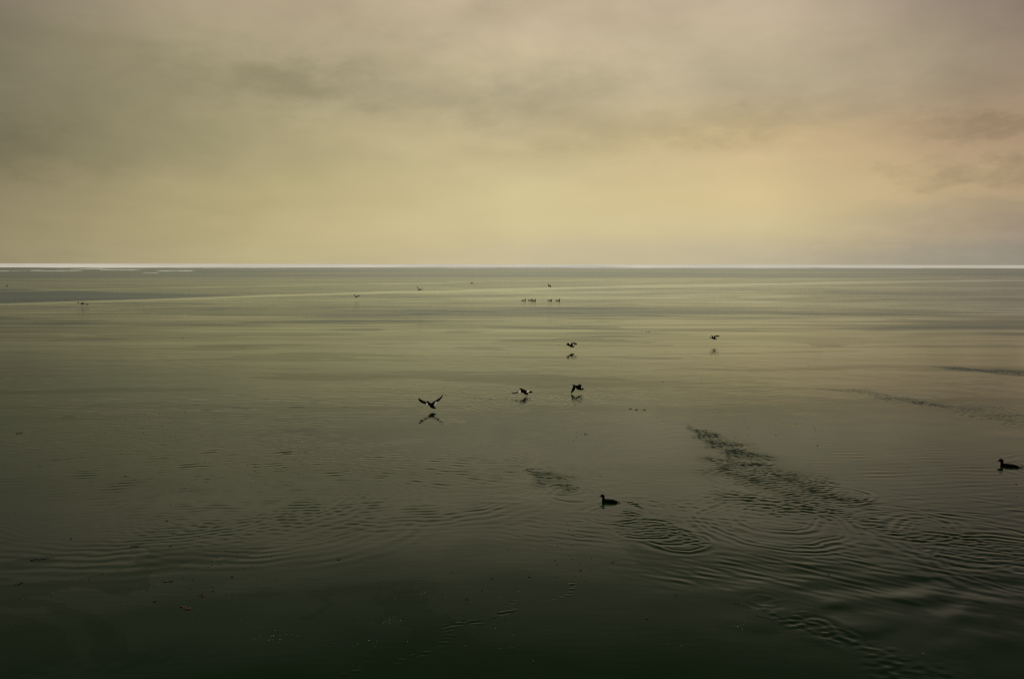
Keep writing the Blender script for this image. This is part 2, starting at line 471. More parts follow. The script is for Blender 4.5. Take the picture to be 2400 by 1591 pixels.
# long glassy slicks winding away from the left foreground to the far right
wv = T.m('MULTIPLY', T.m('SUBTRACT', T.noise(P(0.030, 0.02, 9.0), 1.0, 4.0, 0.55), 0.5), 0.0010)
def bent(a, b, c): return T.m('ADD', T.m('ADD', a, T.m('MULTIPLY', u, b)), T.m('MULTIPLY', T.m('MULTIPLY', u, u), c))
l1 = T.m('ADD', T.m('SUBTRACT', v, bent(0.0066, -0.0055, 0.0018)), wv)
slick1 = T.m('MULTIPLY', T.rng(l1, -0.00006, 0.00004), T.rng(l1, 0.00035, 0.0008, 1.0, 0.0))
l2 = T.m('ADD', T.m('SUBTRACT', v, bent(0.00455, -0.0045, 0.0004)), wv)
slick2 = T.m('MULTIPLY', T.m('MULTIPLY', T.rng(l2, -0.00014, 0.0), T.rng(l2, 0.0, 0.0002, 1.0, 0.0)), T.m('MULTIPLY', T.rng(u, 0.30, 0.05), 0.8))
l3 = T.m('ADD', T.m('SUBTRACT', v, bent(0.0042, -0.0012, 0.0)), wv)
slick3 = T.m('MULTIPLY', T.m('MULTIPLY', T.rng(l3, -0.00012, 0.0), T.rng(l3, 0.0, 0.0002, 1.0, 0.0)), T.rng(u, 0.12, 0.25))
slick = T.m('MAXIMUM', T.m('MAXIMUM', slick1, slick2), slick3)
# breeze-ruffled zones: beyond the slicks, and a wedge on the left
zone_far = T.m('MULTIPLY', T.rng(T.m('ADD', v, T.m('MULTIPLY', wv, 0.3)), 0.0040, 0.0037), T.rng(s3, 0.35, 0.6, 0.75, 1.0))
l4 = T.m('ADD', T.m('SUBTRACT', v, T.m('ADD', 0.0103, T.m('MULTIPLY', u, 0.0052))), T.m('MULTIPLY', wv, 0.5))
wedge = T.m('MULTIPLY', T.m('MULTIPLY', T.rng(T.m('ADD', l4, T.m('MULTIPLY', T.m('SUBTRACT', s2, 0.5), 0.0012)), -0.0001, 0.0001), T.rng(l1, 0.0, -0.0001)), T.rng(u, -0.22, -0.34))
zone_mid = T.m('MULTIPLY', T.m('MULTIPLY', T.rng(l1, 0.0, -0.0002), T.rng(u, 0.35, -0.3, 0.15, 0.5)), 1.0)
r_near = T.m('ADD', 0.012, T.m('MULTIPLY', T.m('SUBTRACT', 1.0, st), 0.020))
r_far = T.m('ADD', 0.030, T.m('MULTIPLY', T.m('SUBTRACT', 1.0, st), 0.135))
r_far = T.m('ADD', r_far, T.m('MULTIPLY', T.rng(s4, 0.45, 0.62), 0.07))
def fmix(f, a, b):
    n = T.new('ShaderNodeMix', data_type='FLOAT')
    for sock, val in ((n.inputs['Factor'], f), (n.inputs['A'], a), (n.inputs['B'], b)):
        if isinstance(val, (int, float)): sock.default_value = val
        else: T.link(val, sock)
    return n.outputs['Result']
s5 = T.noise(P(0.075, 0.30, 15.0), 1.0, 4.0, 0.5, 0.7)     # drifting skins of slush with crisp outlines
skin = T.m('MULTIPLY', T.rng(s5, 0.555, 0.570), T.rng(wy, 20, 30))
s6 = T.noise(P(0.30, 0.45, 25.0), 1.0, 4.0, 0.5, 1.0)
film = T.m('MULTIPLY', T.rng(s6, 0.52, 0.535), T.rng(wy, 13.2, 12.2))
rr = fmix(T.rng(wy, 26, 72), r_near, r_far)
rr = T.m('ADD', rr, T.m('MULTIPLY', skin, 0.075))
rr = T.m('ADD', rr, T.m('MULTIPLY', film, 0.10))
ruf = T.new('ShaderNodeAttribute', attribute_name='ruffle').outputs['Fac']
rr = T.m('ADD', rr, T.m('MULTIPLY', ruf, 0.18))
rr = fmix(zone_mid, rr, 0.20)
rr = fmix(zone_far, rr, T.m('ADD', 0.20, T.m('MULTIPLY', T.rng(s3, 0.4, 0.6), 0.08)))
rr = fmix(wedge, rr, T.m('ADD', 0.27, T.m('MULTIPLY', st, 0.06)))
rr = fmix(slick, rr, 0.02)

# fine ripples
b1 = T.noise(P(2.2, 9.0), 1.0, 3.0, 0.55, 0.3)
b2 = T.noise(P(0.5, 2.4, 4.0), 1.0, 4.0, 0.55, 0.4)
hh = T.m('ADD', T.m('MULTIPLY', b1, 0.010), T.m('MULTIPLY', T.m('MULTIPLY', b2, T.rng(wy, 36, 75)), 0.045))
bump = T.new('ShaderNodeBump')
bump.inputs['Distance'].default_value = 1.0
T.link(hh, bump.inputs['Height'])
T.link(T.rng(wy, 16, 100, 0.05, 0.45), bump.inputs['Strength'])
# green algal body under a reflecting surface; the reflection is Fresnel-weighted and dimmed where wavelets are steep
tint = T.noise(P(0.25, 0.25, 2.0), 1.0, 5.0, 0.6, 0.8)
wm.node_tree.nodes.remove(pb)
dif = T.new('ShaderNodeBsdfDiffuse')
T.link(T.mix(tint, (0.0022, 0.0085, 0.0022), (0.0044, 0.0098, 0.0024)), dif.inputs['Color'])
glo = T.new('ShaderNodeBsdfGlossy')
glo.distribution = 'MULTI_GGX'
glo.inputs['Color'].default_value = (0.925, 1.0, 0.975, 1)
T.link(rr, glo.inputs['Roughness'])
T.link(bump.outputs[0], glo.inputs['Normal'])
fr = T.new('ShaderNodeFresnel')
fr.inputs['IOR'].default_value = 1.333
T.link(bump.outputs[0], fr.inputs['Normal'])
fac = T.m('MULTIPLY', fr.outputs[0], T.m('SUBTRACT', 1.0, T.m('MULTIPLY', rr, 2.1)), clamp=True)
ms = T.new('ShaderNodeMixShader')
T.link(fac, ms.inputs[0]); T.link(dif.outputs[0], ms.inputs[1]); T.link(glo.outputs[0], ms.inputs[2])
T.link(ms.outputs[0], [n for n in wm.node_tree.nodes if n.type == 'OUTPUT_MATERIAL'][0].inputs['Surface'])
me.materials.append(wm)

# ------------------------------------------------------------------ far ice
def mesh_obj(name, verts, faces, mats, parent=None, smooth=False):
    m = bpy.data.meshes.new(name)
    m.from_pydata([tuple(v) for v in verts], [], faces)
    for mt in mats: m.materials.append(mt)
    if smooth:
        for p in m.polygons: p.use_smooth = True
    m.update()
    o = bpy.data.objects.new(name, m)
    COL.objects.link(o)
    if parent: o.parent = parent
    return o

M_ICE = principled('snow_on_ice', (0.80, 0.80, 0.80), 0.75, 0.3)
t_ = N(M_ICE.node_tree)
g_ = t_.new('ShaderNodeNewGeometry')
mp = t_.new('ShaderNodeMapping')
mp.inputs['Scale'].default_value = (0.004, 0.0016, 1.0)
t_.link(g_.outputs['Position'], mp.inputs['Vector'])
n_ = t_.noise(mp.outputs[0], 1.0, 6.0, 0.65)
t_.link(t_.mix(t_.rng(n_, 0.35, 0.62), (0.52, 0.54, 0.52), (0.84, 0.83, 0.81)), M_ICE.node_tree.nodes['Principled BSDF'].inputs['Base Color'])

ex = np.concatenate([np.linspace(-60000, -2600, 12)[:-1], np.linspace(-2600, 2600, 700), np.linspace(2600, 60000, 12)[1:]])
r_ = np.random.default_rng(5)
verts, faces = [], []
for i, x in enumerate(ex):
    wob_ = sum(a * math.sin(x * f + p) for a, f, p in ((70, .0031, 1), (40, .011, 2), (24, .031, .5), (14, .083, 3), (10, .21, 2))) + r_.uniform(-24, 24)
    ye = 965 + 0.06 * abs(x) + x * 0.16 + wob_
    verts += [(x, ye, -0.05), (x, ye, 0.10), (x, ye + 500, 0.16), (x, 58000, 0.16)]
for i in range(len(ex) - 1):
    a = i * 4; b = a + 4
    faces += [(a, b, b + 1, a + 1), (a + 1, b + 1, b + 2, a + 2), (a + 2, b + 2, b + 3, a + 3)]
ice = mesh_obj('ice_sheet', verts, faces, [M_ICE])
tag(ice, kind='structure')

def floe(px0, px1, py, hpx, label):
    """a flat pan of snow-covered ice with a ragged outline and a real edge"""
    a, b = on_water(px0, py), on_water(px1, py)
    c = (a + b) / 2
    hl = (b - a).length / 2
    d0, d1 = on_water((px0 + px1) / 2, py + hpx / 2), on_water((px0 + px1) / 2, py - hpx / 2)
    hd = (d1 - d0).length / 2
    n = 44
    ph = [random.uniform(0, 6.28) for _ in range(4)]
    top, bot = [], []
    for i in range(n):
        t = i / n * 2 * math.pi
        k = 1 + .18 * math.sin(3 * t + ph[0]) + .12 * math.sin(5 * t + ph[1]) + .07 * math.sin(9 * t + ph[2]) + random.uniform(-.05, .05)
        x, y = hl * k * math.cos(t), hd * k * math.sin(t) * (1 + .3 * math.sin(t * 2 + ph[3]))
        top.append((x, y, .10)); bot.append((x * 1.01, y * 1.01, -.05))
    verts = top + bot + [(0, 0, .13)]
    fs = [(i, (i + 1) % n, 2 * n) for i in range(n)] + [(i, n + i, n + (i + 1) % n, (i + 1) % n) for i in range(n)]
    o = mesh_obj('ice_floe', verts, fs, [M_ICE])
    o.location = c
    o.rotation_euler.z = math.atan2(b.y - a.y, b.x - a.x)
    tag(o, label, 'ice floe', 'thin ice floes off the edge of the far ice')

floe(115, 178, 634.5, 1.6, 'longest thin white ice floe, off the left end of the ice edge')
floe(186, 238, 630.8, 1.3, 'thin pale ice floe just beyond the longest one, nearly touching the far ice')
floe(245, 320, 632.5, 1.2, 'greyish sliver of ice to the right of the longest floe')
floe(-12, 15, 635.5, 1.3, 'short ice floe cut by the left edge of the photo')
floe(62, 80, 634.0, 1.2, 'smallest ice floe, between the photo edge and the longest floe')
floe(346, 366, 640.0, 1.0, 'small ice sliver nearest to the viewer, right of the other floes')
floe(380, 455, 634.8, 1.4, 'pale ice strip farthest right of the loose floes')

# ------------------------------------------------------------------ birds
def tube(bm, pts, sides=14):
    """smooth body: pts = (Vector, half width, half height)"""
    # subdivide with catmull-rom
    def cr(p0, p1, p2, p3, t):
        return 0.5 * ((2 * p1) + (-p0 + p2) * t + (2 * p0 - 5 * p1 + 4 * p2 - p3) * t * t + (-p0 + 3 * p1 - 3 * p2 + p3) * t ** 3)
    P_ = [np.array([*p, a, b], dtype=float) for p, a, b in pts]
    out = []
    for i in range(len(P_) - 1):
        p0, p1, p2, p3 = P_[max(i - 1, 0)], P_[i], P_[i + 1], P_[min(i + 2, len(P_) - 1)]
        for k in range(4): out.append(cr(p0, p1, p2, p3, k / 4))
    out.append(P_[-1])
    rings = []
    for i, v in enumerate(out):
        c = Vector(v[:3])
        tg = Vector(out[min(i + 1, len(out) - 1)][:3]) - Vector(out[max(i - 1, 0)][:3])
        tg.normalize()
        side = tg.cross(Vector((0, 0, 1)))
        if side.length < 0.2: side = tg.cross(Vector((0, 1, 0)))
        side.normalize()
        up = side.cross(tg).normalized()
        a, b = max(v[3], .0015), max(v[4], .0015)
        rings.append([bm.verts.new(c + side * a * math.cos(t) + up * b * math.sin(t)) for t in [j / sides * 2 * math.pi for j in range(sides)]])
    for A, B in zip(rings[:-1], rings[1:]):
        for j in range(sides):
            bm.faces.new((A[j], A[(j + 1) % sides], B[(j + 1) % sides], B[j]))
    for R_, p, s in ((rings[0], out[0], 1), (rings[-1], out[-1], -1)):
        q2 = out[1] if s == 1 else out[-2]
        c = Vector(p[:3]) + (Vector(p[:3]) - Vector(q2[:3])).normalized() * min(p[3], p[4]) * .7
        cv = bm.verts.new(c)
        for j in range(sides):
            f = (R_[(j + 1) % sides], R_[j], cv) if s == 1 else (R_[j], R_[(j + 1) % sides], cv)
            bm.faces.new(f)

def wing(bm, secs, thick):
    """secs = (leading edge, trailing edge) points from shoulder to tip; a cambered solid blade"""
    rings = []
    n = len(secs)
    for i, (le, te) in enumerate(secs):
        le, te = Vector(le), Vector(te)
        ch = te - le
        mid0 = (Vector(secs[max(i - 1, 0)][0]) + Vector(secs[max(i - 1, 0)][1])) / 2
        mid1 = (Vector(secs[min(i + 1, n - 1)][0]) + Vector(secs[min(i + 1, n - 1)][1])) / 2
        nrm = ch.cross(mid1 - mid0)
        if nrm.length < 1e-9: nrm = Vector((0, 0, 1))
        nrm.normalize()
        th = thick * (1.25 - 0.55 * i / (n - 1))
        prof = [(0, 0), (.12, .8), (.35, 1.0), (.7, .7), (1, .35), (1, -.35), (.7, -.3), (.35, -.5), (.12, -.6)]
        rings.append([bm.verts.new(le + ch * a + nrm * b * th) for a, b in prof])
    k = len(rings[0])
    for A, B in zip(rings[:-1], rings[1:]):
        for j in range(k):
            bm.faces.new((A[j], A[(j + 1) % k], B[(j + 1) % k], B[j]))
    bm.faces.new(rings[0]); bm.faces.new(list(reversed(rings[-1])))

def finish(name, bm, voxel, paint):
    """fuse everything into one continuous skin, smooth it and paint plumage patches by position"""
    bmesh.ops.recalc_face_normals(bm, faces=bm.faces)
    raw = bpy.data.meshes.new(name + '_raw')
    bm.to_mesh(raw); bm.free()
    tmp = bpy.data.objects.new(name + '_raw', raw)
    COL.objects.link(tmp)
    md = tmp.modifiers.new('remesh', 'REMESH')
    md.mode = 'VOXEL'; md.voxel_size = voxel
    sm = tmp.modifiers.new('smooth', 'SMOOTH'); sm.iterations = 2; sm.factor = 0.4
    dg = bpy.context.evaluated_depsgraph_get()
    m = bpy.data.meshes.new_from_object(tmp.evaluated_get(dg))
    m.name = name
    bpy.data.objects.remove(tmp); bpy.data.meshes.remove(raw)
    m.materials.clear()
    for mt in (M_BLACK, M_WHITE, M_BUFF, M_BROWN, M_BILL): m.materials.append(mt)
    for p in m.polygons:
        p.use_smooth = True
        p.material_index = paint(p.center)
    o = bpy.data.objects.new(name, m)
    COL.objects.link(o)
    return o

def flying(origin, scale, center, dist, z, spine, wings, white, label, voxel=.006, thick=.012, grow=1.0):
    """a bird modelled in its own metres from traced proportions; center = traced point that sits at (dist, z)"""
    ox, oy = origin
    cxp, cyp = ox + center[0] / scale, oy + center[1] / scale
    mpp = dist / F * grow / scale
    def L(a, b, d=0.0): return Vector(((a - center[0]) * mpp, d, -(b - center[1]) * mpp))
    bm = bmesh.new()
    tube(bm, [(L(x, y, d), r * mpp, r * mpp) for x, y, r, d in spine])
    for w in wings:
        wing(bm, [(L(*a), L(*b)) for a, b in w], thick)
    wc = [(L(x, y), r * mpp) for x, y, r in white]
    bill = L(*spine[0][:2])
    def paint(c):
        for p, r in wc:
            if math.hypot(c.x - p.x, c.z - p.z) < r: return 1
        return 0
    o = finish('flying_duck', bm, voxel, paint)
    d = ray(cxp, cyp)
    t = dist / d.y
    o.location = (d.x * t, dist, CAM_H + d.z * t)
    o.rotation_euler.z = -math.atan2(d.x, d.y)
    tag(o, label, 'duck', 'ducks in flight low over the water')
    return o

# nearest one, wings raised in a wide V, heading away to the left
flying((950, 880), 11.83, (720, 830), 24.9, .23,
       [(585, 748, 7, .20), (622, 752, 27, .15), (665, 785, 30, .10), (705, 815, 50, .05), (745, 845, 56, -.02), (785, 875, 34, -.08), (820, 885, 20, -.12), (852, 883, 12, -.15)],
       [[((690, 775, .06), (690, 830, -.04)), ((610, 742, .02), (590, 785, -.07)), ((500, 688, -.02), (470, 745, -.11)), ((425, 638, -.05), (388, 685, -.12)), ((382, 608, -.08), (352, 622, -.10))],
        [((720, 775, .08), (770, 840, -.04)), ((800, 728, .12), (835, 800, -.02)), ((880, 688, .16), (900, 738, .04)), ((960, 638, .18), (965, 688, .08)), ((1015, 592, .18), (1020, 625, .10)), ((1060, 540, .16), (1056, 552, .14))]],
       [(850, 772, 30), (812, 812, 22), (878, 742, 16), (606, 778, 20), (590, 768, 16)],
       'nearest flying duck, wings raised in a wide V with white inner patches, dark reflection below')
# its two companions a little farther out
flying((1180, 870), 9.8, (480, 470), 27.7, .19,
       [(358, 412, 5, .16), (398, 416, 20, .12), (430, 438, 25, .08), (470, 462, 42, .03), (515, 492, 42, -.03), (550, 515, 20, -.08), (568, 522, 8, -.10)],
       [[((430, 440, .06), (440, 480, -.06)), ((385, 448, 0), (380, 480, -.10)), ((320, 466, -.04), (310, 484, -.14)), ((250, 486, -.08), (240, 500, -.17)), ((205, 478, -.12), (205, 490, -.18)), ((178, 458, -.16), (182, 468, -.17))],
        [((510, 445, .06), (540, 480, -.04)), ((560, 452, .12), (590, 500, 0)), ((610, 468, .18), (620, 505, .06)), ((678, 483, .18), (676, 492, .14))]],
       [(372, 465, 24), (547, 468, 16), (582, 462, 17)],
       'flying duck low over the water with one thin wing stretched left, between two other birds')
flying((1180, 870), 9.8, (1700, 380), 28.4, .19,
       [(1570, 316, 5, -.04), (1605, 322, 18, -.03), (1645, 335, 20, -.02), (1690, 365, 40, 0), (1740, 385, 46, .02), (1790, 405, 32, .04), (1820, 414, 18, .05), (1848, 414, 8, .06)],
       [[((1610, 330, -.03), (1660, 350, .05)), ((1582, 375, -.14), (1652, 395, -.05)), ((1560, 430, -.20), (1615, 445, -.12)), ((1548, 485, -.22), (1560, 490, -.20))],
        [((1690, 330, .06), (1720, 400, .02)), ((1755, 300, .14), (1750, 420, .06)), ((1795, 335, .20), (1775, 438, .12)), ((1822, 400, .22), (1800, 445, .18))]],
       [(1797, 368, 17), (1803, 385, 10), (1658, 375, 14)],
       'stocky black duck in flight with one wing pointing straight down to the water')
# two mid-distance birds
flying((1290, 760), 15.68, (760, 790), 42.6, .32,
       [(578, 742, 8, -.08), (612, 733, 27, -.06), (655, 755, 27, -.03), (700, 778, 30, 0), (760, 805, 38, .03), (815, 822, 26, .06), (862, 822, 24, .09), (885, 820, 12, .10)],
       [[((690, 785, -.03), (735, 790, .06)), ((650, 720, -.12), (720, 750, -.03)), ((610, 690, -.18), (690, 700, -.10)), ((645, 672, -.20), (665, 676, -.18))],
        [((715, 780, .04), (830, 800, -.02)), ((750, 720, .10), (830, 745, .02)), ((790, 682, .16), (840, 722, .06)), ((870, 680, .18), (880, 748, .08)), ((945, 698, .18), (930, 758, .10)), ((992, 735, .16), (985, 745, .14))]],
       [(838, 738, 24), (835, 768, 20)],
       'black duck flying in mid distance with cupped wings, above its sharp dark reflection', voxel=.007, thick=.014)
flying((1620, 760), 15.68, (830, 510), 46.0, .43,
       [(652, 490, 5, -.05), (690, 484, 15, -.04), (738, 494, 15, -.02), (790, 508, 26, 0), (850, 526, 32, .03), (905, 542, 15, .06), (948, 542, 8, .08)],
       [[((765, 490, -.04), (820, 500, .05)), ((765, 450, -.12), (812, 440, -.04)), ((722, 408, -.18), (745, 392, -.14))],
        [((820, 500, .04), (892, 510, -.02)), ((845, 432, .12), (895, 462, .03)), ((905, 416, .18), (910, 462, .08)), ((980, 418, .20), (985, 460, .12)), ((1040, 428, .20), (1040, 448, .16))]],
       [(897, 470, 12)],
       'duck flying alone on the right with outstretched neck, above a blurred reflection', voxel=.007, thick=.014)
# far birds
flying((0, 600), 5.915, (1145, 658), 85.0, .37,
       [(1108, 656, 3, 0), (1128, 658, 9, 0), (1150, 660, 12, 0), (1168, 654, 5, 0)],
       [[((1135, 650, .05), (1135, 664, -.05)), ((1112, 645, .08), (1108, 658, -.05)), ((1076, 634, .05), (1078, 642, -.02))],
        [((1155, 652, .05), (1158, 666, -.05)), ((1185, 664, .08), (1190, 676, -.05)), ((1208, 669, .06), (1205, 680, -.03)), ((1226, 664, .02), (1225, 670, 0))]],
       [(1113, 653, 7), (1168, 662, 9)],
       'far flying duck on the left with white wing bases and spread wings', voxel=.012, thick=.022)
flying((770, 650), 6.572, (428, 296), 101.0, .6,
       [(408, 308, 4, .05), (422, 302, 8, .03), (436, 297, 8, 0), (452, 292, 3, -.05)],
       [[((428, 292, .05), (420, 300, -.05)), ((412, 274, .06), (404, 284, -.06)), ((394, 259, .02), (391, 265, -.02))],
        [((438, 290, .05), (448, 302, -.05)), ((460, 282, .05), (466, 292, -.05)), ((480, 273, 0), (482, 280, 0))]],
       [(418, 290, 7)],
       'small far duck flying with wings in a V, over a dark ruffled patch of water', voxel=.014, thick=.03)
flying((770, 650), 6.572, (1400, 188), 88.0, 2.0,
       [(1378, 192, 5, 0), (1395, 190, 9, 0), (1412, 189, 8, 0), (1435, 185, 5, 0), (1462, 187, 3, 0)],
       [[((1408, 184, .05), (1394, 190, -.05)), ((1386, 166, .08), (1376, 174, -.05)), ((1364, 145, .03), (1360, 151, -.02))],
        [((1410, 186, .1), (1400, 192, .02)), ((1430, 182, .3), (1425, 190, .22)), ((1455, 184, .4), (1450, 190, .36))]],
       [(1384, 180, 8)],
       'far flying duck with neck stretched right and one wing raised, above a pale streak', voxel=.012, thick=.026)
flying((770, 650), 6.572, (2207, 92), 105.0, 2.1,
       [(2198, 94, 4, -.1), (2207, 92, 7, 0), (2216, 93, 4, .1)],
       [[((2206, 86, .05), (2206, 96, -.05)), ((2194, 82, .05), (2194, 91, -.05)), ((2180, 101, 0), (2181, 106, 0))],
        [((2208, 86, .05), (2208, 96, -.05)), ((2220, 83, .05), (2222, 92, -.05)), ((2235, 106, 0), (2233, 111, 0))]],
       [],
       'tiniest arch-winged duck in flight, highest of the birds over the middle of the water', voxel=.014, thick=.03)
flying((1200, 640), 13.06, (1145, 385), 105.0, 1.8,
       [(1098, 406, 4, -.1), (1118, 400, 14, -.05), (1145, 390, 14, 0), (1172, 382, 12, .05), (1186, 382, 6, .08)],
       [[((1160, 378, .05), (1140, 396, -.05)), ((1128, 350, .1), (1120, 368, -.02)), ((1095, 336, .1), (1098, 350, 0)), ((1074, 342, .05), (1076, 350, .02))],
        [((1160, 384, .05), (1155, 398, -.05)), ((1192, 402, .05), (1166, 416, -.08)), ((1184, 436, .02), (1166, 442, -.04))]],
       [],
       'far twisting duck, one wing up and one down, above the five swimming ducks', voxel=.012, thick=.026)
flying((0, 600), 5.915, (98, 417), 130.0, 1.0,
       [(86, 425, 5, 0), (94, 420, 6, 0), (102, 414, 3, 0)],
       [[((96, 414, .05), (96, 422, -.05)), ((106, 406, .1), (106, 414, 0)), ((113, 404, .1), (112, 412, .05))],
        [((92, 418, .1), (90, 424, 0)), ((84, 424, .3), (84, 430, .2))]],
       [],
       'tiny far duck in flight at the left edge of the photo', voxel=.016, thick=.035)

def swimming(px, py, length, face, mode, label, turn=0.0, voxel=.006, headlift=1.0, gap=0):
    """duck afloat, facing +X or -X; body, neck, head and bill are one skin"""
    s = length / .42
    bm = bmesh.new()
    hl = headlift
    pts = [((-.235, 0, .028), .010, .005), ((-.19, 0, .030), .040, .014), ((-.13, 0, .028), .075, .036), ((-.05, 0, .022), .092, .052),
           ((.04, 0, .020), .090, .056), ((.11, 0, .024), .070, .052), ((.145, 0, .046), .045, .045), ((.148, 0, .082 * hl), .027, .032),
           ((.152, 0, .112 * hl), .032, .041), ((.176, 0, .128 * hl), .037, .043), ((.203, 0, .120 * hl), .022, .025),
           ((.225, 0, .110 * hl), .013, .012), ((.252, 0, .102 * hl), .011, .006)]
    tube(bm, [(Vector(p) * s, a * s, b * s) for p, a, b in pts], 16)
    # folded wings and tail
    for sg in (-1, 1):
        wing(bm, [((.07 * s, sg * .070 * s, .045 * s), (.02 * s, sg * .088 * s, .015 * s)), ((-.06 * s, sg * .066 * s, .068 * s), (-.08 * s, sg * .094 * s, .030 * s)),
                  ((-.19 * s, sg * .022 * s, .052 * s), (-.19 * s, sg * .044 * s, .034 * s))], .012 * s)
    wing(bm, [((-.15 * s, -.035 * s, .03 * s), (-.15 * s, .035 * s, .03 * s)), ((-.265 * s, -.028 * s, .030 * s), (-.265 * s, .028 * s, .030 * s))], .008 * s)
    def paint(c):
        x, z = c.x / s, c.z / s
        if x > .222: return 4
        if mode == 'drake':
            if x > .10 and z < .062 * hl: return 2
            if -.13 < x <= .10 and z < .058: return 2 if x > -.02 else 3
            return 0 if z > .05 else 3
        if mode == 'hen' and abs(x + .02) < .02 and abs(z - .055) < .006: return 1
        return 0
    o = finish('swimming_duck', bm, voxel, paint)
    p = on_water(px, py)
    o.location = (p.x, p.y, -.012 * s)
    base = -math.atan2(p.x, p.y)
    o.rotation_euler.z = base + (math.pi if face < 0 else 0) + math.radians(turn)
    tag(o, label, 'duck', 'ducks swimming on the calm water')
    return o

swimming(1428, 1176, .335, -1, 'dark', 'nearest swimming duck, small and dark, in the centre foreground beside rippled water', turn=-14, headlift=1.12)
swimming(2365, 1093, .40, -1, 'dark', 'dark swimming duck at the right edge of the photo trailing a wake', turn=-5, headlift=1.05)
swimming(1227, 704.5, .62, 1, 'drake', 'far swimming duck with buff flank, leftmost of the row of five', voxel=.012)
swimming(1242.5, 704.2, .62, 1, 'drake', 'far swimming duck with buff flank, second in the row and half behind a dark one', turn=6, voxel=.012)
swimming(1250.5, 705.0, .62, 1, 'dark', 'all-dark far duck swimming, third in the row and close against a buff one', voxel=.012)
swimming(1288.5, 704.8, .57, 1, 'dark', 'all-dark far duck with low head, fourth in the row of five', voxel=.012, headlift=.92)
swimming(1307.5, 704.8, .59, 1, 'dark', 'all-dark far duck with upright neck, rightmost of the row of five', voxel=.012, headlift=1.15)

# ------------------------------------------------------------------ flotsam
def leaf_bm(bm, c, a, b, rot, th=.006):
    n = 12
    ph = random.uniform(0, 6.28)
    cr_, sr = math.cos(rot), math.sin(rot)
    top, low = [], []
    for i in range(n):
        t = i / n * 2 * math.pi
        k = 1 + .22 * math.sin(3 * t + ph) + random.uniform(-.14, .14)
        x, y = a * k * math.cos(t), b * k * math.sin(t)
        z = c[2] + th + .25 * b * math.cos(2 * t + ph) * .5
        X, Y = c[0] + x * cr_ - y * sr, c[1] + x * sr + y * cr_
        top.append(bm.verts.new((X, Y, max(z, c[2] + .003)))); low.append(bm.verts.new((X, Y, c[2] - .01)))
    tc_ = bm.verts.new((c[0], c[1], c[2] + th + .12 * b))
    for i in range(n):
        j = (i + 1) % n
        bm.faces.new((top[i], top[j], tc_)); bm.faces.new((top[i], low[i], low[j], top[j]))
    bm.faces.new(list(reversed(low)))

def hz(x, y):
    i, j = int(np.searchsorted(xs, x)), int(np.searchsorted(ys, y))
    return float(H[j, i]) if 0 <= i < nx and 0 <= j < ny else 0.0

def flotsam(px, py, wpx, hpx, mat, label, kind='floating_leaf', cat='leaf', n=1, group='wet leaves drifting on the water'):
    """a leaf or small clump of them about wpx wide and hpx tall in photograph pixels"""
    p = on_water(px, py)
    dist = p.y
    wm_ = wpx / F * dist
    hm_ = hpx / F * dist * dist / CAM_H * .8
    bm = bmesh.new()
    for k in range(n):
        ox = 0 if n == 1 else random.uniform(-.45, .45) * wm_
        oy = 0 if n == 1 else random.uniform(-.4, .4) * hm_
        q_ = .5 if n == 1 else random.uniform(.12, .26)
        leaf_bm(bm, (ox, oy, 0), wm_ * q_, max(hm_ * q_, .008), random.uniform(-.3, .3))
    bmesh.ops.recalc_face_normals(bm, faces=bm.faces)
    m = bpy.data.meshes.new(kind); bm.to_mesh(m); bm.free(); m.materials.append(mat)
    o = bpy.data.objects.new(kind, m); COL.objects.link(o)
    o.location = (p.x, p.y, hz(p.x, p.y))
    tag(o, label, cat, group)

flotsam(1478, 958, 7, 2.2, M_LEAF, 'small dark leaf at the left end of a string of three leaves')
flotsam(1492, 960, 7, 2.2, M_LEAF, 'middle leaf in a string of three dark leaves right of the birds')
flotsam(1510, 961, 8, 2.0, M_LEAF, 'flat dark leaf at the right end of the string of three')
flotsam(46, 1015, 16, 4, M_LEAF, 'dark leaf clump near the left edge, above the fine ripples', n=4)
flotsam(1552, 895, 9, 1.6, M_LEAF, 'tiny dark leaf on pale water below the lone bird on the right', n=2)
flotsam(430, 791, 8, 1.3, M_LEAF, 'tiny far leaf on smooth water on the left', n=2)
flotsam(1518, 778, 8, 1.3, M_LEAF, 'tiny far leaf between the two mid-distance flying birds', n=2)
flotsam(1373, 1018, 7, 2, M_LEAF, 'speck of dark leaf straight below the bird with the hanging wing')
flotsam(293, 1116, 6, 2, M_LEAF, 'lone dark leaf by the old ripples on the left')
flotsam(389, 1222, 9, 3, M_LEAF, 'dark leaf lying in the curve of the wide old ring on the left', n=2)
flotsam(169, 1262, 8, 3, M_LEAF, 'dark leaf above the floating twig', n=2)
flotsam(399, 1279, 14, 3, M_LEAF, 'pair of dark leaves at the lower edge of the ripples on the left', n=3)
flotsam(46, 1368, 22, 9, M_RUST, 'brown weed clump close to the left edge', 'weed_clump', 'weed', n=7, group='brown weed clumps in the foreground')
flotsam(471, 1395, 16, 12, M_RUST, 'round rusty weed clump, lower left', 'weed_clump', 'weed', n=6, group='brown weed clumps in the foreground')
flotsam(498, 1384, 10, 6, M_RUST, 'small rusty weed clump just right of the round one', 'weed_clump', 'weed', n=4, group='brown weed clumps in the foreground')
flotsam(436, 1424, 26, 12, M_RUST, 'loose rusty weed clump, lowest of the three together', 'weed_clump', 'weed', n=8, group='brown weed clumps in the foreground')
flotsam(395, 1361, 20, 8, M_RUST, 'faint brown weed clump above and left of the others', 'weed_clump', 'weed', n=5, group='brown weed clumps in the foreground')
flotsam(366, 1409, 12, 4, M_LEAF, 'curled black leaf left of the loose weed clump', n=3)
flotsam(544, 1351, 7, 2.5, M_LEAF, 'small black leaf right of the rusty weed clumps')
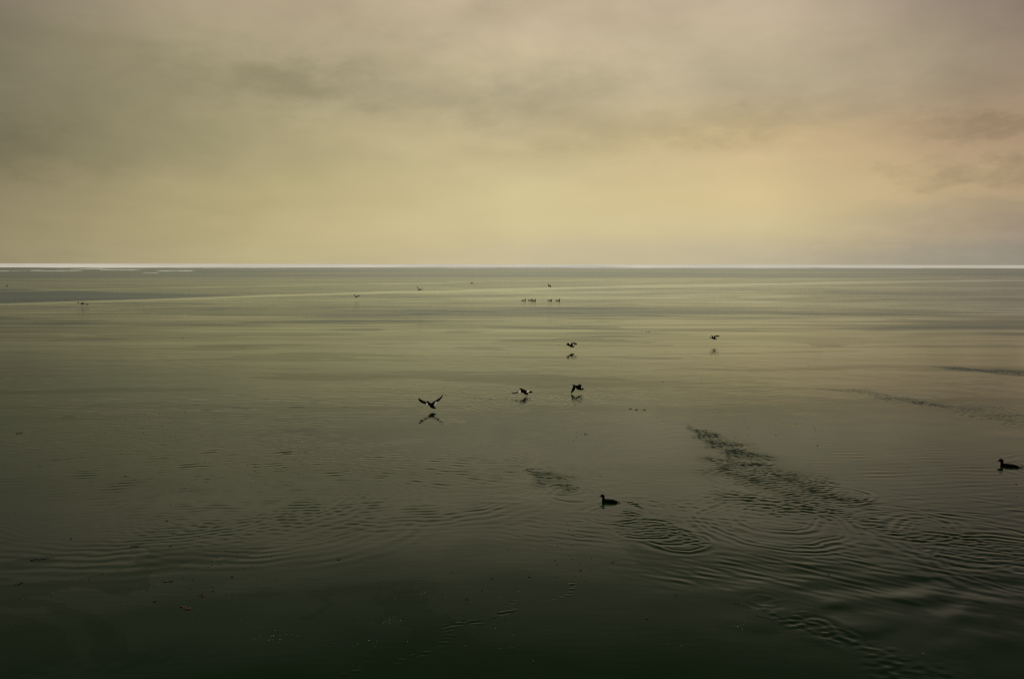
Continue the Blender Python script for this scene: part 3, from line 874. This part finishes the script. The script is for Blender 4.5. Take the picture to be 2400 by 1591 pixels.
flotsam(794, 1311, 9, 2.5, M_LEAF, 'flat black leaf on still water, centre left')
flotsam(1152, 1355, 9, 4, M_LEAF, 'black leaf, upper right one of two close above the wrinkled seam', n=2)
flotsam(1128, 1384, 8, 4, M_LEAF, 'black leaf, lower left one of two close above the wrinkled seam', n=2)
flotsam(1094, 1404, 7, 3, M_LEAF, 'small black leaf nearest to the wrinkled seam')
flotsam(1240, 1352, 6, 2, M_LEAF, 'small black leaf above the upper end of the seam')
flotsam(1361, 1336, 6, 3, M_LEAF, 'black speck of leaf beyond the upper end of the seam')
flotsam(1435, 1318, 9, 4, M_LEAF, 'black leaf just below the stirred water in the centre', n=2)
flotsam(1584, 1395, 7, 3, M_LEAF, 'lone black leaf right of the seam')
flotsam(1516, 1449, 7, 3, M_LEAF, 'lone black leaf in the dark foreground right of the seam')
flotsam(1193, 1518, 18, 6, M_RUST, 'ragged dark brown leaf below the seam', n=4)
flotsam(1249, 1549, 10, 7, M_RUST, 'dark red-brown leaf nearest to the viewer', n=2)
flotsam(1942, 1345, 5, 2.5, M_LEAF, 'small black leaf on the wave train on the right')
flotsam(2382, 1135, 4, 2, M_LEAF, 'tiny black leaf below the duck at the right edge')
flotsam(1916, 1044, 4, 1.6, M_LEAF, 'tiny black leaf on smooth water right of the long disturbed trail')

def twig(x0, y0, x1, y1, r, label):
    a, b = on_water(x0, y0), on_water(x1, y1)
    c = (a + b) / 2
    bm = bmesh.new()
    pts = []
    for i in range(7):
        t = i / 6
        p = a.lerp(b, t) - c
        pts.append((Vector((p.x, p.y + random.uniform(-.02, .02), .004 + random.uniform(0, .008))), r * (1.1 - .6 * t), r * (1.1 - .6 * t)))
    tube(bm, pts, 8)
    side = pts[3][0]
    tube(bm, [(side, r * .6, r * .6), (side + Vector((.05, .05, .01)), r * .4, r * .4), (side + Vector((.09, .06, .02)), r * .3, r * .3)], 6)
    m = bpy.data.meshes.new('floating_twig'); bm.to_mesh(m); bm.free(); m.materials.append(M_TWIG)
    for p in m.polygons: p.use_smooth = True
    o = bpy.data.objects.new('floating_twig', m); COL.objects.link(o)
    o.location = (c.x, c.y, hz(c.x, c.y))
    tag(o, label, 'twig', 'thin twigs floating on the water')
twig(73, 1312, 115, 1308, .006, 'thick dark twig floating in the lower left')
twig(308, 1280, 328, 1281, .006, 'short thin twig between the dark leaves, lower left')
twig(1719, 1412, 1760, 1423, .003, 'hair-thin dark stem, upper one of two in the right foreground')
twig(1772, 1441, 1850, 1461, .004, 'long hair-thin dark stem, lower one of two in the right foreground')

# crumbs nobody could count: dark scraps and pale frost grains
def crumbs(name, spots, mat, smin, smax):
    bm = bmesh.new()
    for (px, py, sx, sy, n) in spots:
        for _ in range(n):
            p = on_water(random.gauss(px, sx), min(1640, random.gauss(py, sy)))
            if p.y < 6 or p.y > 49: continue
            s_ = random.uniform(smin, smax) * (p.y / 14)
            leaf_bm(bm, (p.x, p.y, hz(p.x, p.y)), s_, s_ * random.uniform(.5, 1), random.uniform(0, 3), .004)
    bmesh.ops.recalc_face_normals(bm, faces=bm.faces)
    m = bpy.data.meshes.new(name); bm.to_mesh(m); bm.free(); m.materials.append(mat)
    o = bpy.data.objects.new(name, m); COL.objects.link(o)
    tag(o, kind='stuff')
    return o
o = crumbs('dark_scraps', [(500, 1330, 60, 40, 26), (350, 990, 70, 25, 26), (650, 1060, 90, 20, 18), (560, 1115, 90, 25, 14), (1360, 1010, 40, 15, 10),
                       (1320, 1290, 20, 30, 12), (1150, 1420, 60, 20, 14), (1800, 1000, 140, 20, 14), (300, 1370, 160, 50, 26), (1200, 1200, 700, 120, 40),
                       (1500, 880, 400, 40, 20), (1370, 1340, 30, 30, 10)], M_LEAF, .006, .013)
tag(o, 'fine dark scraps scattered over the still water in the foreground', 'debris')
o = crumbs('frost_grains', [(640, 1492, 28, 9, 20), (910, 1453, 26, 6, 15), (835, 1505, 30, 8, 10), (1735, 1468, 12, 4, 12), (628, 1303, 14, 3, 4),
                        (990, 1382, 30, 6, 10), (230, 1370, 120, 50, 9), (700, 1430, 500, 90, 30), (1500, 1440, 300, 70, 16), (2165, 1531, 4, 1, 3)], M_FROST, .0025, .006)
tag(o, 'pale frost grains sprinkled in small patches on the dark foreground water', 'frost')
